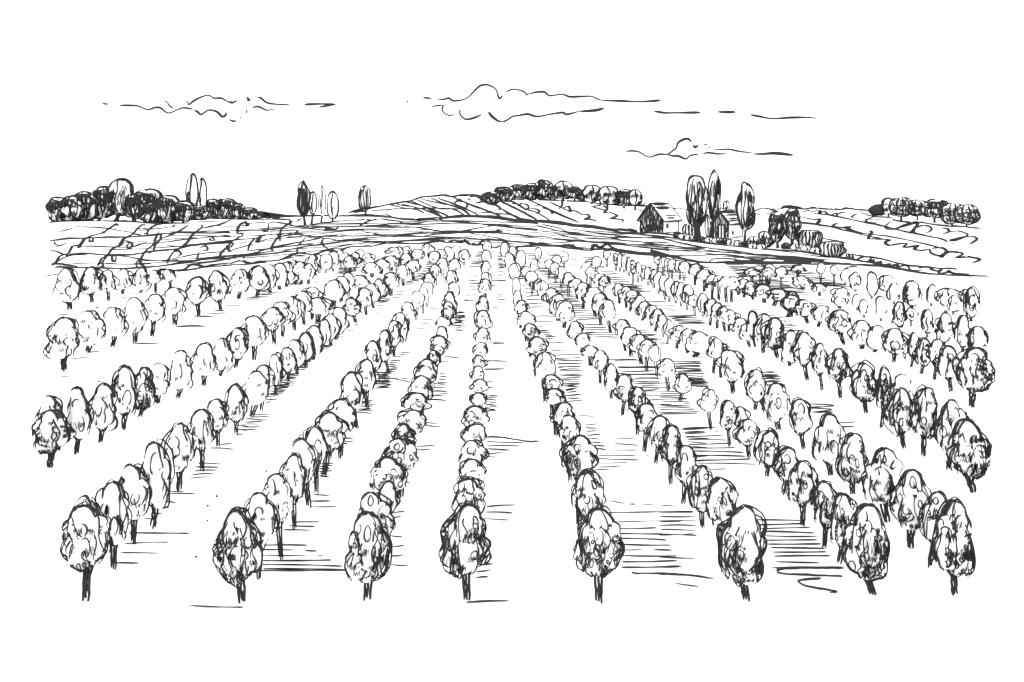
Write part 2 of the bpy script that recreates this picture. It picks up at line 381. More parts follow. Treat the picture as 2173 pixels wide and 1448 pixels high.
f3 = MB()   # loose horizontal pen lines between the rows; beside vines they draw shade onto soil
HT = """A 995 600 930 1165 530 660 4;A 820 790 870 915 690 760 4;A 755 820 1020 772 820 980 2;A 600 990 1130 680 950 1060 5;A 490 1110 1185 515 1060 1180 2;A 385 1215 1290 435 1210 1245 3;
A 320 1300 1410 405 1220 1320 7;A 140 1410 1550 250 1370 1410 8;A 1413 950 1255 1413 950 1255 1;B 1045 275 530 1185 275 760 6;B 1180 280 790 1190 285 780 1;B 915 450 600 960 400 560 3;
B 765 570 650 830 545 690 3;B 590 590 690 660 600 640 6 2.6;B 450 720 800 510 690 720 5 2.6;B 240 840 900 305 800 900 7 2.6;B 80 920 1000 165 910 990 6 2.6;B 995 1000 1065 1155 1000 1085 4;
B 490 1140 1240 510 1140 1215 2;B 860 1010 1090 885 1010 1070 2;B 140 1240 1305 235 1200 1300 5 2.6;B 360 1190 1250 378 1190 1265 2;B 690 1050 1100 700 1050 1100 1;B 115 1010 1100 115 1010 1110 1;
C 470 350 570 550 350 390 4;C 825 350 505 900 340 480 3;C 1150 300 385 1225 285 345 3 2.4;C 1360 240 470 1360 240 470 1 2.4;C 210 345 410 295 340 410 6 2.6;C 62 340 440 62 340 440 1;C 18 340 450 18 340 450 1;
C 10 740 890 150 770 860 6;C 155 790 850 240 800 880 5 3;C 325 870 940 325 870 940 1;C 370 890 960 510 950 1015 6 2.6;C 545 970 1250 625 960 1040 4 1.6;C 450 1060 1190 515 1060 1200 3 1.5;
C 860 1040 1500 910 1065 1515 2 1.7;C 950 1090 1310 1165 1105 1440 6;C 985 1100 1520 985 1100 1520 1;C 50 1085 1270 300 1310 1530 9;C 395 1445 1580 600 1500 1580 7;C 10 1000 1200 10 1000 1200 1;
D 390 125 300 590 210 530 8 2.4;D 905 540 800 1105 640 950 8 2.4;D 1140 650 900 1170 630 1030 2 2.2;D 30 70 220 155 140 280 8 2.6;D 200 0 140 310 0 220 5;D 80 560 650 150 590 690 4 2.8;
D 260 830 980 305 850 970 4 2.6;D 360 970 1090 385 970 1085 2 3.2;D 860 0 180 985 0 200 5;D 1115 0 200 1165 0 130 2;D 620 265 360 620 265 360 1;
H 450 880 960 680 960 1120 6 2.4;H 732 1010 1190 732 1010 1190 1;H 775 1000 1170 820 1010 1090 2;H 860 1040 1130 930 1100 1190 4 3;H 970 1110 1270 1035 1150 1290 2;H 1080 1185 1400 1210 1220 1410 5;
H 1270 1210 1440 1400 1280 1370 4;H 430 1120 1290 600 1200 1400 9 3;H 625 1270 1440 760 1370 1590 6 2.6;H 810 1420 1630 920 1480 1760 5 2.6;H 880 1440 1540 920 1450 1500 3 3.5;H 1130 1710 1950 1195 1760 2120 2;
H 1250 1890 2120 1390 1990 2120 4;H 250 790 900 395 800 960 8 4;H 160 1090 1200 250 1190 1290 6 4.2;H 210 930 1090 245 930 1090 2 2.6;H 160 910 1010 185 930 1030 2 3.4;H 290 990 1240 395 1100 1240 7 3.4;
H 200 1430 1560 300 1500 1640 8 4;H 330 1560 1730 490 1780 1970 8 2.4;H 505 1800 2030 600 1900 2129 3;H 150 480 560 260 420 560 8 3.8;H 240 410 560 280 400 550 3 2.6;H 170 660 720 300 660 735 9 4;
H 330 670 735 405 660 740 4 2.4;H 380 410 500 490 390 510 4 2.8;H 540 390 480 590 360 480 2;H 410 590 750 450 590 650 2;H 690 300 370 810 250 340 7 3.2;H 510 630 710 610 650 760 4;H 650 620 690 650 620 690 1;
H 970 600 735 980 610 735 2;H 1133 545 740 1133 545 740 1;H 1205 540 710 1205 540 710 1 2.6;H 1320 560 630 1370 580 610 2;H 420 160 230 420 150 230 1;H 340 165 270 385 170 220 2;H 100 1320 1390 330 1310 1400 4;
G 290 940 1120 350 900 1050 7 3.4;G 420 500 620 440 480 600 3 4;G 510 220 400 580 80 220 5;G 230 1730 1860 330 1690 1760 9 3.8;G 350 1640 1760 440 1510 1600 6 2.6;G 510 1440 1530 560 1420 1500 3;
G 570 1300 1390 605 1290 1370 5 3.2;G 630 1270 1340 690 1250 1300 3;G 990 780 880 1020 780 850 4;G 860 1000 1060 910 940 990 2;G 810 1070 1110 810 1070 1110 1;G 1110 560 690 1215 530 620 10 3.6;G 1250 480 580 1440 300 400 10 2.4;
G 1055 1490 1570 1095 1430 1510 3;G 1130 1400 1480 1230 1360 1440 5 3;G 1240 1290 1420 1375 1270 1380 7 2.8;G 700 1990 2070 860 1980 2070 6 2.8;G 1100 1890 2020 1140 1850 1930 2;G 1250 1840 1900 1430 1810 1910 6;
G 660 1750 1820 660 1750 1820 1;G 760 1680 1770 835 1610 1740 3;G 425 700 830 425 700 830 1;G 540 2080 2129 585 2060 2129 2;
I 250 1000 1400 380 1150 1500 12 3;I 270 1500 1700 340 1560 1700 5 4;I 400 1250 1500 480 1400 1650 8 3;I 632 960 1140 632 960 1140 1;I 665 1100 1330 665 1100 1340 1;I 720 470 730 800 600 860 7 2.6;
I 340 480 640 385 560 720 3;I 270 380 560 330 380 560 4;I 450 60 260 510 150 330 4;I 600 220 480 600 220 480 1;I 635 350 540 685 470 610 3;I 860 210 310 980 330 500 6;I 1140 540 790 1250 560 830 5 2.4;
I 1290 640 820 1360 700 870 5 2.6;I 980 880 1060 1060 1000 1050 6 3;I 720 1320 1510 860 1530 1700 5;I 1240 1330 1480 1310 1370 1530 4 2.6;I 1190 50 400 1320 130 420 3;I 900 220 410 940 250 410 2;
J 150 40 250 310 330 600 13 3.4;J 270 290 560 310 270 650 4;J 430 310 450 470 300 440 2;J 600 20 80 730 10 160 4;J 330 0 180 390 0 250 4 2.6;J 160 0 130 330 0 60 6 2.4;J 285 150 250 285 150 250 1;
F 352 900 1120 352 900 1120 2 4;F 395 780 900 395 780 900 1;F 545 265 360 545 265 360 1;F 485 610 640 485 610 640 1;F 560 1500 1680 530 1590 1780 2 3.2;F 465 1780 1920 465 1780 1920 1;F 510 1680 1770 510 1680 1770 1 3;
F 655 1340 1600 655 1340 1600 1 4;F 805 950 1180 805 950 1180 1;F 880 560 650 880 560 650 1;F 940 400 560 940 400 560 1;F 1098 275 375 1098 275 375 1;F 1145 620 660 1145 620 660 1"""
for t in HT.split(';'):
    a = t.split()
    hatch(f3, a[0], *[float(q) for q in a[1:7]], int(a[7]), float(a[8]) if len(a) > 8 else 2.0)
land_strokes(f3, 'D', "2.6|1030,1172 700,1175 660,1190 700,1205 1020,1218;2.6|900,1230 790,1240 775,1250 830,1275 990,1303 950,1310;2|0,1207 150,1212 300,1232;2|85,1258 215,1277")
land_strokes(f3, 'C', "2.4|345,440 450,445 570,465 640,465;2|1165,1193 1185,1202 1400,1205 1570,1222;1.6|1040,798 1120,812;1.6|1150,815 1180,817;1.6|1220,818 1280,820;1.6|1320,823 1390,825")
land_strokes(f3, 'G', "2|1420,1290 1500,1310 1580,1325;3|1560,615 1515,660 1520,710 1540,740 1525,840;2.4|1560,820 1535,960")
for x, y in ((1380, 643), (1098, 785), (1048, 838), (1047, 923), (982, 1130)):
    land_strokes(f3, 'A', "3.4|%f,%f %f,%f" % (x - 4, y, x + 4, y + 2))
f3.build("shade_hatching", parent=ground)

# ------------------------------------------------------------------ leafy crowns as solid lobed bodies wrapped in pen strands
class Body:
    def __init__(self, c, rx, rd, rz, p=2.3, taper=0.0, lump=.07, rng=random):
        self.c, self.rx, self.rd, self.rz, self.p, self.t = c, rx, rd, rz, p, taper
        self.k = [(rng.choice((1, 2, 3)), rng.uniform(1.5, 7.0), rng.uniform(0, 6.28), rng.uniform(.4, 1) * lump) for _ in range(5)]

    def P(self, az, v, s=1.0):
        v = max(-1, min(1, v))
        r = max(0.0, 1 - abs(v) ** self.p) ** (1 / self.p) * (1 + self.t * v)
        m = sum(a * math.sin(k * az + q * v + f) for k, q, f, a in self.k)
        r *= (1 + m) * s
        return Vector((self.c.x + self.rx * r * math.sin(az), self.c.y - self.rd * r * math.cos(az), self.c.z + self.rz * v * (1 + m * .35) * s))

    def solid(self, mb, na=16, nv=10, mat=0):
        b = len(mb.v)
        for i in range(nv + 1):
            v = -math.cos(math.pi * i / nv)
            for j in range(na):
                mb.v.append(self.P(2 * math.pi * j / na, v))
        for i in range(nv):
            for j in range(na):
                a = b + i * na + j; c = b + i * na + (j + 1) % na
                mb.f.append((a, c, c + na, a + na)); mb.m.append(mat)

    def line(self, mb, curve, w, s=1.025, n=20, taper=True):
        pts = [self.P(*curve(i / (n - 1)), s) for i in range(n)]
        mb.tube(pts, pen_widths(n, w, taper), 4)

    def meridian(self, mb, az, v0, v1, w, wob=.07, s=1.025, n=18):
        f, q = random.uniform(0, 6), random.uniform(4, 9)
        e = lambda v: math.asin(max(-1, min(1, v)))
        a0, a1 = e(v0), e(v1)
        self.line(mb, lambda t: (az + wob * math.sin(f + q * t), math.sin(a0 + (a1 - a0) * t)), w, s, n)

    def hoop(self, mb, az, v0, v1, w, s=1.025):
        """a loop over the top: up one side and down the other, in an upright plane turned by az"""
        f = random.uniform(0, 6)
        sz = 1 + random.uniform(-.03, .05)
        def cv(t):
            th = v0 + (v1 - v0) * t          # 0 = bottom, pi = top, 2 pi = bottom
            v = -math.cos(th)
            a = az + (math.pi / 2 if math.sin(th) < 0 else -math.pi / 2) + .12 * math.sin(f + 3 * th)
            return a, v
        n = 32
        kn = [random.uniform(-.05, .065) for _ in range(15)]
        def jag(t):
            q = t * 13.99
            i = int(q)
            return kn[i] + (kn[i + 1] - kn[i]) * (q - i)
        pts = [self.P(*cv(i / (n - 1)), s * sz + jag(i / (n - 1))) for i in range(n)]
        mb.tube(pts, pen_widths(n, w), 4)

    def oval(self, mb, az, v, da, dv, w, part=1.0, s=1.03):
        f = random.uniform(0, 6.28)
        self.line(mb, lambda t: (az + da * math.cos(f + 6.4 * part * t), v + dv * math.sin(f + 6.4 * part * t)), w, s, 16)

    def coil(self, mb, a0, v0, a1, v1, r, n, w, s=1.03):
        """a curling run of leaf loops from (a0, v0) to (a1, v1)"""
        f = random.uniform(0, 6)
        k = n * 9
        pts = []
        for i in range(k + 1):
            t = i / k
            rr = r * (1 + .35 * math.sin(5 * t + f))
            q = f + 6.283 * n * t
            pts.append(self.P(a0 + (a1 - a0) * t + rr * 1.1 * math.cos(q), v0 + (v1 - v0) * t + rr * math.sin(q), s + .02 * math.sin(3 * q)))
        mb.tube(pts, pen_widths(len(pts), w), 4)

    def zigzag(self, mb, az, v, da, dv, n, w, lean=.3):
        pts = []
        for i in range(n * 2 + 1):
            x = i / (n * 2) - .5
            up = 1 if i % 2 else -1
            pts.append(self.P(az + da * x + .1 * up * lean + random.uniform(-.03, .03), v + dv * up * .5 * random.uniform(.5, 1.1), 1.03))
        mb.tube(pts, pen_widths(len(pts), w), 4)

def leafwork(mb, B, w, dens):
    """pen work on one lobe of leaves, all the way round it"""
    U_ = random.uniform
    sg = lambda: random.choice((-1, 1))
    B.hoop(mb, U_(-.15, .15), U_(.1, .9), U_(5.2, 6.2), w * 1.05)
    if dens == 0:
        if random.random() < .5:
            B.hoop(mb, U_(.5, .95) * sg(), U_(.8, 1.4), U_(4.7, 5.4), w * .85)
        if random.random() < .7:
            B.zigzag(mb, U_(-.7, .7), U_(-.6, .1), .5, .35, random.choice((1, 2)), w * .85)
        return
    B.hoop(mb, U_(.2, .5) * sg(), U_(.5, 1.3), U_(4.6, 5.7), w * .9, 1.05)
    if random.random() < .55:
        B.zigzag(mb, U_(-.7, .7), U_(-.6, .3), U_(.4, .7), U_(.3, .5), random.choice((2, 3)), w * .85)
    if random.random() < .4:
        B.oval(mb, U_(-.6, .6), U_(-.2, .2), U_(.35, .6), U_(.4, .6), w * .85, U_(.4, .9))
    B.zigzag(mb, math.pi + U_(-.7, .7), U_(-.5, .3), .6, .4, 3, w * .9)
    if dens >= 2:
        B.hoop(mb, U_(.55, .95) * sg(), .6, 5.7, w * .85)
        if random.random() < .6:
            B.coil(mb, U_(.4, .9) * sg(), -.7, U_(.4, .9) * sg(), U_(.3, .8), U_(.1, .18), 4, w * .75)
        B.zigzag(mb, U_(-.8, .8), U_(-.7, .1), .6, .4, 3, w * .85)
        B.oval(mb, U_(-.9, .9), U_(-.6, .6), U_(.2, .4), U_(.2, .4), w * .8)
    if dens >= 3:
        B.zigzag(mb, U_(-.8, .8), U_(-.6, .3), .7, .45, 4, w * .95)
        B.meridian(mb, U_(-.9, .9), -.8, U_(.2, .8), w * .9, .2)
        B.hoop(mb, U_(-.4, .4), .2, 6.1, w, 1.07)

def crown(mb, c, rx, rd, rz, wpx, w, dens):
    U_ = random.uniform
    if wpx < 24:
        B = Body(c, rx, rd, rz, U_(2.0, 2.5), U_(-.15, .1), .085)
        B.solid(mb, 14, 9)
        leafwork(mb, B, w, dens)
        return
    # a core and the rounded masses of leaves growing out of it
    k = U_(-.1, .1)
    L = [(k, .0, -.06, .70, .72, .80), (k + U_(-.22, .22), U_(-.25, .1), .46, .60, .6, .54), (-.42 + U_(-.08, .05), U_(-.3, .2), -.28 + U_(-.18, .18), .58, .6, .48 + U_(-.08, .08)),
         (.43 + U_(-.05, .08), U_(-.3, .2), -.2 + U_(-.2, .22), .57, .6, .48 + U_(-.08, .1)), (U_(-.25, .25), -.42, -.14 + U_(-.25, .25), .52, .5, .5)]
    if wpx > 55:
        L += [(-.52 + U_(-.05, .1), -.1, .22 + U_(-.1, .1), .44, .5, .33), (.52 + U_(-.1, .05), -.1, .28 + U_(-.1, .1), .44, .5, .34), (U_(-.3, .3), -.1, -.6, .5, .5, .36)]
    if wpx <= 55:                       # the smaller crowns stay more oval
        L = [(x * .72, y, z * .95, a * (1.14 if i == 0 else 1.03), b, h) for i, (x, y, z, a, b, h) in enumerate(L)]
    if random.random() < .35:
        del L[random.randrange(2, 5)]
    for i, (x, y, z, a, b, h) in enumerate(L):
        B = Body(c + Vector((x * rx, y * rd, z * rz)), rx * a, rd * b, rz * h, 2.2, U_(-.15, .1), .07)
        B.solid(mb, 14, 9)
        leafwork(mb, B, w * (1.1 if i == 1 else .92), dens if i < 5 else max(0, dens - 1))
    W = Body(c, rx * .97, rd * .97, rz * .97, 2.1, -.1, .13)
    W.hoop(mb, U_(-.1, .1), U_(.2, 1.2), U_(4.8, 6.1), w * .95, 1.0)
    if dens >= 1:                       # loose lines swung round the whole crown and leaf marks on it
        W.hoop(mb, U_(.25, .6) * random.choice((-1, 1)), U_(.4, 1.2), U_(4.6, 5.8), w * .9, 1.04)
        for _ in range((0, 1, 2, 4)[dens]):
            W.zigzag(mb, U_(-.9, .9), U_(-.65, .35), U_(.35, .7), U_(.25, .45), random.choice((2, 3, 4)), w * .9, U_(-.3, .5))
        for _ in range((0, 1, 2, 4)[dens]):
            e = random.choice((-1, 1)) * U_(.45, 1.2)
            W.meridian(mb, e, U_(-.9, -.5), U_(.3, .9), w * .9, .14, 1.03)
        for _ in range((0, 2, 3, 5)[dens]):
            W.zigzag(mb, math.pi + U_(-1.4, 1.4), U_(-.65, .35), U_(.35, .7), U_(.25, .45), 3, w * .9)
    if dens >= 2:
        for s_ in (1, -1):
            if s_ > 0 or dens == 3:
                W.coil(mb, s_ * 1.25, -.75, s_ * 1.2, U_(.3, .8), .11, 7, w * .85, .97)
        W.coil(mb, -.8, -.8, .8, -.78, .12, 5, w * .85, 1.0)

ORD = ["front", "second", "third", "fourth", "fifth", "sixth", "seventh", "eighth", "ninth", "tenth", "eleventh", "twelfth", "thirteenth", "fourteenth",
       "fifteenth", "sixteenth", "seventeenth", "eighteenth", "nineteenth", "twentieth", "twenty-first", "twenty-second", "twenty-third",
       "twenty-fourth", "twenty-fifth", "twenty-sixth", "twenty-seventh", "twenty-eighth", "twenty-ninth", "thirtieth"] + ["thirty-" + q for q in ("first", "second", "third", "fourth", "fifth", "sixth", "seventh", "eighth", "ninth")] + ["fortieth"]
LOOK = ["pale lightly outlined vine", "round outlined vine", "bushy vine with scribbled leaves", "dark heavily hatched vine"]

def vine(reg, xl, xr, yt, yb, foot, dens, label, tx=None):
    x0, y0 = px(reg, xl, yt); x1, y1 = px(reg, xr, yb)
    cx, w = (x0 + x1) / 2, (x1 - x0)
    fy = px(reg, 0, foot)[1] if foot else max((y0 - HY) / .75 + HY, y1 + (y1 - y0) * .12)
    fx = px(reg, tx, 0)[0] if tx else cx + random.uniform(-.06, .06) * w
    fx = max(cx - .2 * w, min(cx + .2 * w, fx))
    d = FPX * CAM_H / (fy - HY)
    m = d / FPX
    w *= (1.2 if w < 36 else 1.04) if dens == 0 else 1.04 if w < 45 else .95
    F = U(fx, fy, d)
    root = None
    if label:
        root = thing("vine", label, "vine", F, "vines planted in rows across the vineyard")
    pw = (2.65 if w < 60 else 2.95) * m * .5
    hh = y1 - y0
    if dens == 0:
        y1 += .06 * hh; y0 -= .03 * hh
    c = U(cx, (y0 + y1) / 2, d)
    B = Body(c, w * .5 * m, w * .5 * m, (y1 - y0) * .5 * m)
    mb = MB() if label else FAR
    crown(mb, c, B.rx, B.rd, B.rz, w, pw, dens)
    if label:
        mb.build("crown", root, F)
    tb = MB() if label else FAR
    top = c.z - B.rz * .82
    tw = max(2.6, min(11, w * .13)) * m
    n = 3 if w > 26 else 2
    for i in range(n):
        o = (i / (n - 1) - .5) * tw
        e = random.uniform(0, .12) * (top - F.z)
        pts = []
        for k in range(7):
            t = k / 6
            pts.append(Vector((F.x + (c.x - F.x) * t * .8 + o * (1 + .5 * t * t) + random.uniform(-.08, .08) * tw, F.y + random.uniform(-.3, .3) * tw,
                               F.z + e * (1 - t) + (top - F.z) * t)))
        tb.tube(pts, [max(pw * .9, tw * q) for q in (.2, .27, .3, .28, .28, .3, .26)])
    if dens >= 1:
        for s_ in (-1, 1):                # limbs spreading into the leaves
            p0 = Vector((c.x, F.y, F.z + (top - F.z) * .8))
            p1 = Vector((c.x + s_ * B.rx * .5, F.y - B.rd * .2, c.z - B.rz * .72))
            tb.tube([p0, (p0 + p1) / 2 + Vector((0, 0, -.1 * B.rz)), p1], [pw * 1.4, pw * 1.2, pw])
    if label:
        tb.build("trunk", root, F)
    return root

ROWS = []
ROWS.append(("in the upper row at left margin", """F 245 480 130 450 500 1 380;F 480 650 120 370 435 1 575;F 650 785 150 330 420 0 725;F 790 920 140 320 360 0;F 975 1085 130 330 345 0 1010;
F 1100 1200 150 260 0 0;F 1230 1330 140 240 0 0"""))
ROWS.append(("in the middle row at left margin", """F 180 460 580 950 1060 1 320;F 435 685 520 810 890 0 540;F 690 885 485 745 840 0 760;F 865 1070 400 715 800 0 965;F 1045 1240 370 600 745 0 1115;
F 1220 1430 310 540 650 0 1325;F 1425 1630 210 460 560 1 1540;F 1640 1800 150 440 510 1 1740;F 1835 2000 140 340 410 0 1900;G 130 300 280 500 555 1 190;G 320 460 260 460 490 0;G 480 595 230 410 440 0;
G 600 710 260 400 440 0;G 650 740 180 330 0 0;G 775 860 175 300 340 0;G 910 980 140 280 310 0;G 985 1085 190 290 0 0;G 1080 1160 135 260 0 0;G 1150 1250 170 270 0 0"""))
ROWS.append(("in the lowest row at left margin", """A 65 255 300 545 632 2 150;A 85 235 215 420 590 1;A 245 390 170 470 555 1 298;A 380 525 150 420 487 1 435;A 505 655 50 330 410 1 570;A 625 745 55 300 335 2 657;
A 705 830 35 210 260 0;F 1290 1480 880 1220 1300 0 1350;F 1490 1695 810 1100 1195 0 1585;F 1690 1830 770 1050 1100 0 1730;F 1800 1995 670 960 1030 1 1870;G 65 280 735 1000 1140 0 165;
G 245 430 655 860 990 1 350;G 450 600 560 770 860 0;G 605 780 470 610 770 0;G 640 860 570 710 800 0;G 790 990 410 585 650 0;G 980 1060 345 480 0 0;G 1040 1210 370 470 540 0;
G 1150 1310 250 340 380 0;G 1330 1480 190 285 320 0;G 1370 1480 110 180 0 0;G 1500 1590 105 230 0 0"""))
ROWS.append(("in the first bottom row from left", """A 240 492 835 1200 1385 2 355;A 285 430 780 1010 1290 1;A 425 610 705 1060 1210 1 512;A 540 720 610 920 1060 1 625;A 665 850 485 860 970 1 735;
A 805 975 375 650 765 1 885;A 940 1090 295 520 650 1 1015;A 1045 1170 235 420 510 1 1105;A 1150 1275 150 370 435 1 1208;A 1255 1395 80 270 335 0 1285;A 1320 1425 45 180 305 0 1350;
G 300 430 1075 1370 1440 1;G 405 550 1015 1245 1320 1;G 545 710 880 1140 1200 1;G 740 850 770 985 1060 0 745;G 850 1000 660 890 940 0 905;G 985 1135 570 730 790 1 1085;G 1110 1225 480 640 720 0 1180;
G 1250 1365 400 560 600 0 1285;G 1340 1470 340 480 550 0;G 1450 1570 270 390 0 0;G 1500 1600 165 310 0 0;G 1540 1660 230 330 0 0;G 1590 1700 130 210 0 0;G 1690 1790 80 160 0 0"""))
ROWS.append(("in the second bottom row from left", """B 35 275 850 1250 1375 3 168;B 185 350 755 1075 1240 1;B 285 450 648 940 1130 1 385;B 380 525 545 810 960 1 460;B 435 600 455 700 840 1 540;B 510 650 385 600 760 1;
B 570 740 305 520 665 1 625;B 635 800 235 430 560 1;B 715 850 80 300 400 1 812;B 800 920 10 190 290 1 865;G 1180 1315 955 1210 1330 1;G 1285 1415 860 1150 1230 1 1380;G 1370 1500 770 1010 1100 1 1430;
G 1410 1540 705 860 960 0;G 1605 1690 510 640 780 0 1625;G 1690 1775 430 560 650 0 1730;G 1700 1790 345 440 0 0;G 1760 1850 270 360 0 0;G 1820 1910 210 300 0 0;G 1880 1960 110 220 0 0;G 1760 1840 150 240 0 0"""))
ROWS.append(("in the third bottom row from left", """B 755 1000 865 1250 1355 3 865;B 820 1010 750 1000 1180 2;B 930 1040 690 880 1010 1;B 885 1085 560 750 900 2;B 960 1155 450 620 790 2;B 1010 1140 370 490 660 2;
B 1035 1200 290 420 540 1;B 1060 1210 195 300 430 1;B 1100 1240 100 240 350 1;B 1130 1265 10 150 240 1;G 1740 1845 1040 1200 1290 1;G 1755 1920 910 1085 1150 1;G 1820 1910 830 970 1050 1;G 1825 1940 740 840 930 0;
G 1870 1980 600 770 820 1;G 1885 1990 520 720 780 0;G 1930 2010 430 540 0 0;G 1910 2000 320 440 0 0;G 1940 2020 220 330 0 0;G 1960 2030 90 200 0 0;G 2020 2110 130 240 270 1"""))
ROWS.append(("in the fourth bottom row from left", """C 100 355 815 1200 1360 3 240;C 165 345 680 890 1180 2;C 185 340 570 730 950 1;C 200 355 460 610 850 1;C 210 350 370 480 690 1;C 220 365 270 385 560 1;C 260 350 195 265 440 1;
H 425 560 1305 1410 1640 0;H 435 535 1185 1310 1460 0;H 445 550 1090 1195 1330 0;H 450 570 975 1085 1200 0;H 470 580 840 970 1060 0;H 460 595 685 830 920 0;H 480 575 555 690 770 0;H 500 600 400 520 610 0;
H 520 600 340 430 510 0;H 525 590 240 340 400 0;H 530 595 140 230 290 0;H 540 600 60 140 190 0"""))
ROWS.append(("in the fifth bottom row from left", """C 845 1100 850 1215 1370 3 977;C 820 1010 640 900 1160 2;C 770 965 440 660 960 2;C 750 880 320 490 700 1;C 715 830 250 370 560 1;C 665 800 175 265 440 1;C 660 765 95 180 330 1;
H 995 1190 1060 1310 1500 0;H 935 1110 920 1080 1260 1;H 890 1035 800 930 1110 1;H 850 990 695 800 970 0;H 825 925 590 710 850 0;H 815 875 500 640 720 0;H 805 860 390 540 600 0;H 775 860 260 385 450 0;H 700 760 70 180 0 0;H 840 910 140 270 320 0"""))
ROWS.append(("in the sixth bottom row from left", """D 335 580 830 1265 1365 3 485;D 260 435 675 950 1160 2;D 160 300 600 860 955 2 240;D 80 215 490 710 830 1 130;D 5 120 380 590 710 2 60;C 1260 1370 325 500 595 1 1290;
C 1180 1315 255 415 530 1 1230;C 1140 1245 165 320 435 2;C 1070 1170 95 240 330 1 1108;C 1010 1080 35 180 230 0 1045;H 1530 1650 1040 1210 1345 0 1590;H 1430 1560 1000 1080 1180 0 1500;H 1315 1430 780 930 1010 0 1390;
H 1200 1345 600 780 840 0 1265;H 1090 1210 480 610 710 0 1145;H 1035 1110 420 540 600 0;H 965 1020 380 460 500 0;H 880 960 285 370 430 1;H 930 1010 330 410 0 0;H 1010 1055 115 200 0 0"""))
ROWS.append(("in the seventh bottom row from left", """E 230 478 825 1235 1320 3 400;E 165 320 765 1060 1150 2 195;E 65 215 695 950 1065 2 130;D 720 880 575 830 940 2 800;D 640 780 500 690 765 1 690;D 550 665 405 615 665 2 600;
D 430 545 340 490 560 1 500;D 420 490 275 380 470 0;D 335 425 240 395 500 1 390;D 230 310 180 300 400 0 295;I 570 700 1260 1420 1500 0 600;I 415 550 1120 1280 1410 0 525;I 340 425 1000 1130 1290 0 405;I 150 330 900 1060 1170 0 260;
I 30 150 770 910 1050 0 130;H 1600 1720 590 770 880 0 1690;H 1450 1590 470 620 750 0 1560;H 1315 1415 395 480 580 0 1400;H 1200 1280 290 390 0 0;H 1100 1165 220 290 0 0;H 1235 1295 150 230 0 0"""))
ROWS.append(("in the eighth bottom row from left", """E 745 950 800 1215 1325 3 860;E 670 830 750 1060 1170 2 715;E 510 720 630 960 1065 2 610;E 350 555 510 810 930 2 480;E 200 360 425 700 765 2 290;D 860 1030 320 600 655 1 955;
D 720 850 230 430 515 1 805;D 570 725 145 355 400 1 665;D 485 590 65 250 290 1 535;I 960 1190 1040 1330 1430 1 1090;I 870 1000 930 1110 1250 0 850;I 670 900 880 1060 1100 0 680;I 530 650 820 940 1030 0 580;I 470 540 770 890 980 0 495;
I 350 465 670 800 870 0 370;I 235 350 600 720 770 0 260;I 120 240 500 610 690 0 140;I 10 110 440 550 620 0;H 1580 1680 370 460 520 1;H 1505 1570 330 390 440 0;H 1435 1500 250 340 0 0;H 1620 1680 140 210 0 1"""))
ROWS.append(("in the lowest row at right margin", """E 820 1040 350 665 752 3 960;E 755 915 240 525 625 2 827;E 615 760 165 450 555 2 685;E 480 625 170 430 510 2 575;E 500 620 95 250 430 0;E 420 510 55 300 390 2 430;E 280 415 30 250 310 2 365;
J 435 640 910 1220 1390 2 560;J 285 425 860 1160 1310 1 425;J 110 300 750 1070 1230 1 300;I 1535 1660 870 1150 1180 0 1600;I 1370 1555 750 1030 1115 2 1490;I 1210 1320 690 920 1020 1 1310;I 1155 1275 800 950 1010 0 1265;
I 1050 1160 705 815 870 1 1160;I 950 1050 650 790 870 0 1015;I 840 950 580 740 815 0 880;I 770 860 530 690 740 2;I 690 780 540 640 730 1 745;I 630 720 450 610 680 2 675;I 540 605 420 580 615 2 570;I 425 495 360 505 590 1 475;
I 340 405 315 440 480 1 370;I 245 300 270 380 415 1 265;I 165 205 230 340 440 1 183;I 85 125 180 300 0 0;I 10 45 165 260 320 1 30"""))
ROWS.append(("in the second lowest right margin row", """J 1685 1990 905 1340 1468 2 1815;J 1500 1680 885 1200 1330 1 1630;J 1410 1555 820 1080 1215 1 1460;J 1285 1430 810 1080 1155 1 1335;J 1205 1320 755 1000 1090 1 1205;J 1130 1220 760 950 1010 1;
J 985 1170 715 965 1040 1 1075;J 815 990 690 915 940 0 885;J 660 880 640 870 910 0 765;J 430 660 540 760 870 1 630;J 300 440 500 640 700 0 345;J 120 300 440 600 670 1 250;J 10 170 360 560 600 2;I 1530 1690 540 690 740 1 1580;
I 1400 1580 490 590 640 1 1400;I 1185 1310 420 545 580 1 1275;I 1085 1190 380 500 540 0;I 960 1080 380 470 0 0;I 850 960 360 445 0 0;I 690 820 260 350 390 0;I 800 900 290 385 0 0;I 600 690 240 330 0 0;I 545 600 225 310 330 1;
I 475 535 215 285 0 0;I 380 440 190 255 0 1"""))
ROWS.append(("in the third lowest right margin row", """J 1800 1960 695 960 1010 1;J 1660 1800 590 905 940 1;J 1480 1640 565 845 880 1;J 1335 1440 530 765 800 1;J 1190 1285 520 630 700 1;J 1070 1175 460 705 740 1;J 905 990 415 600 640 0;
J 735 825 440 580 610 1;J 680 760 395 505 540 0;J 480 625 330 495 520 0;J 300 410 290 360 400 0;J 110 270 215 310 340 0;I 1360 1480 265 380 0 0;I 1190 1330 300 360 0 1;I 1480 1570 290 375 0 1"""))
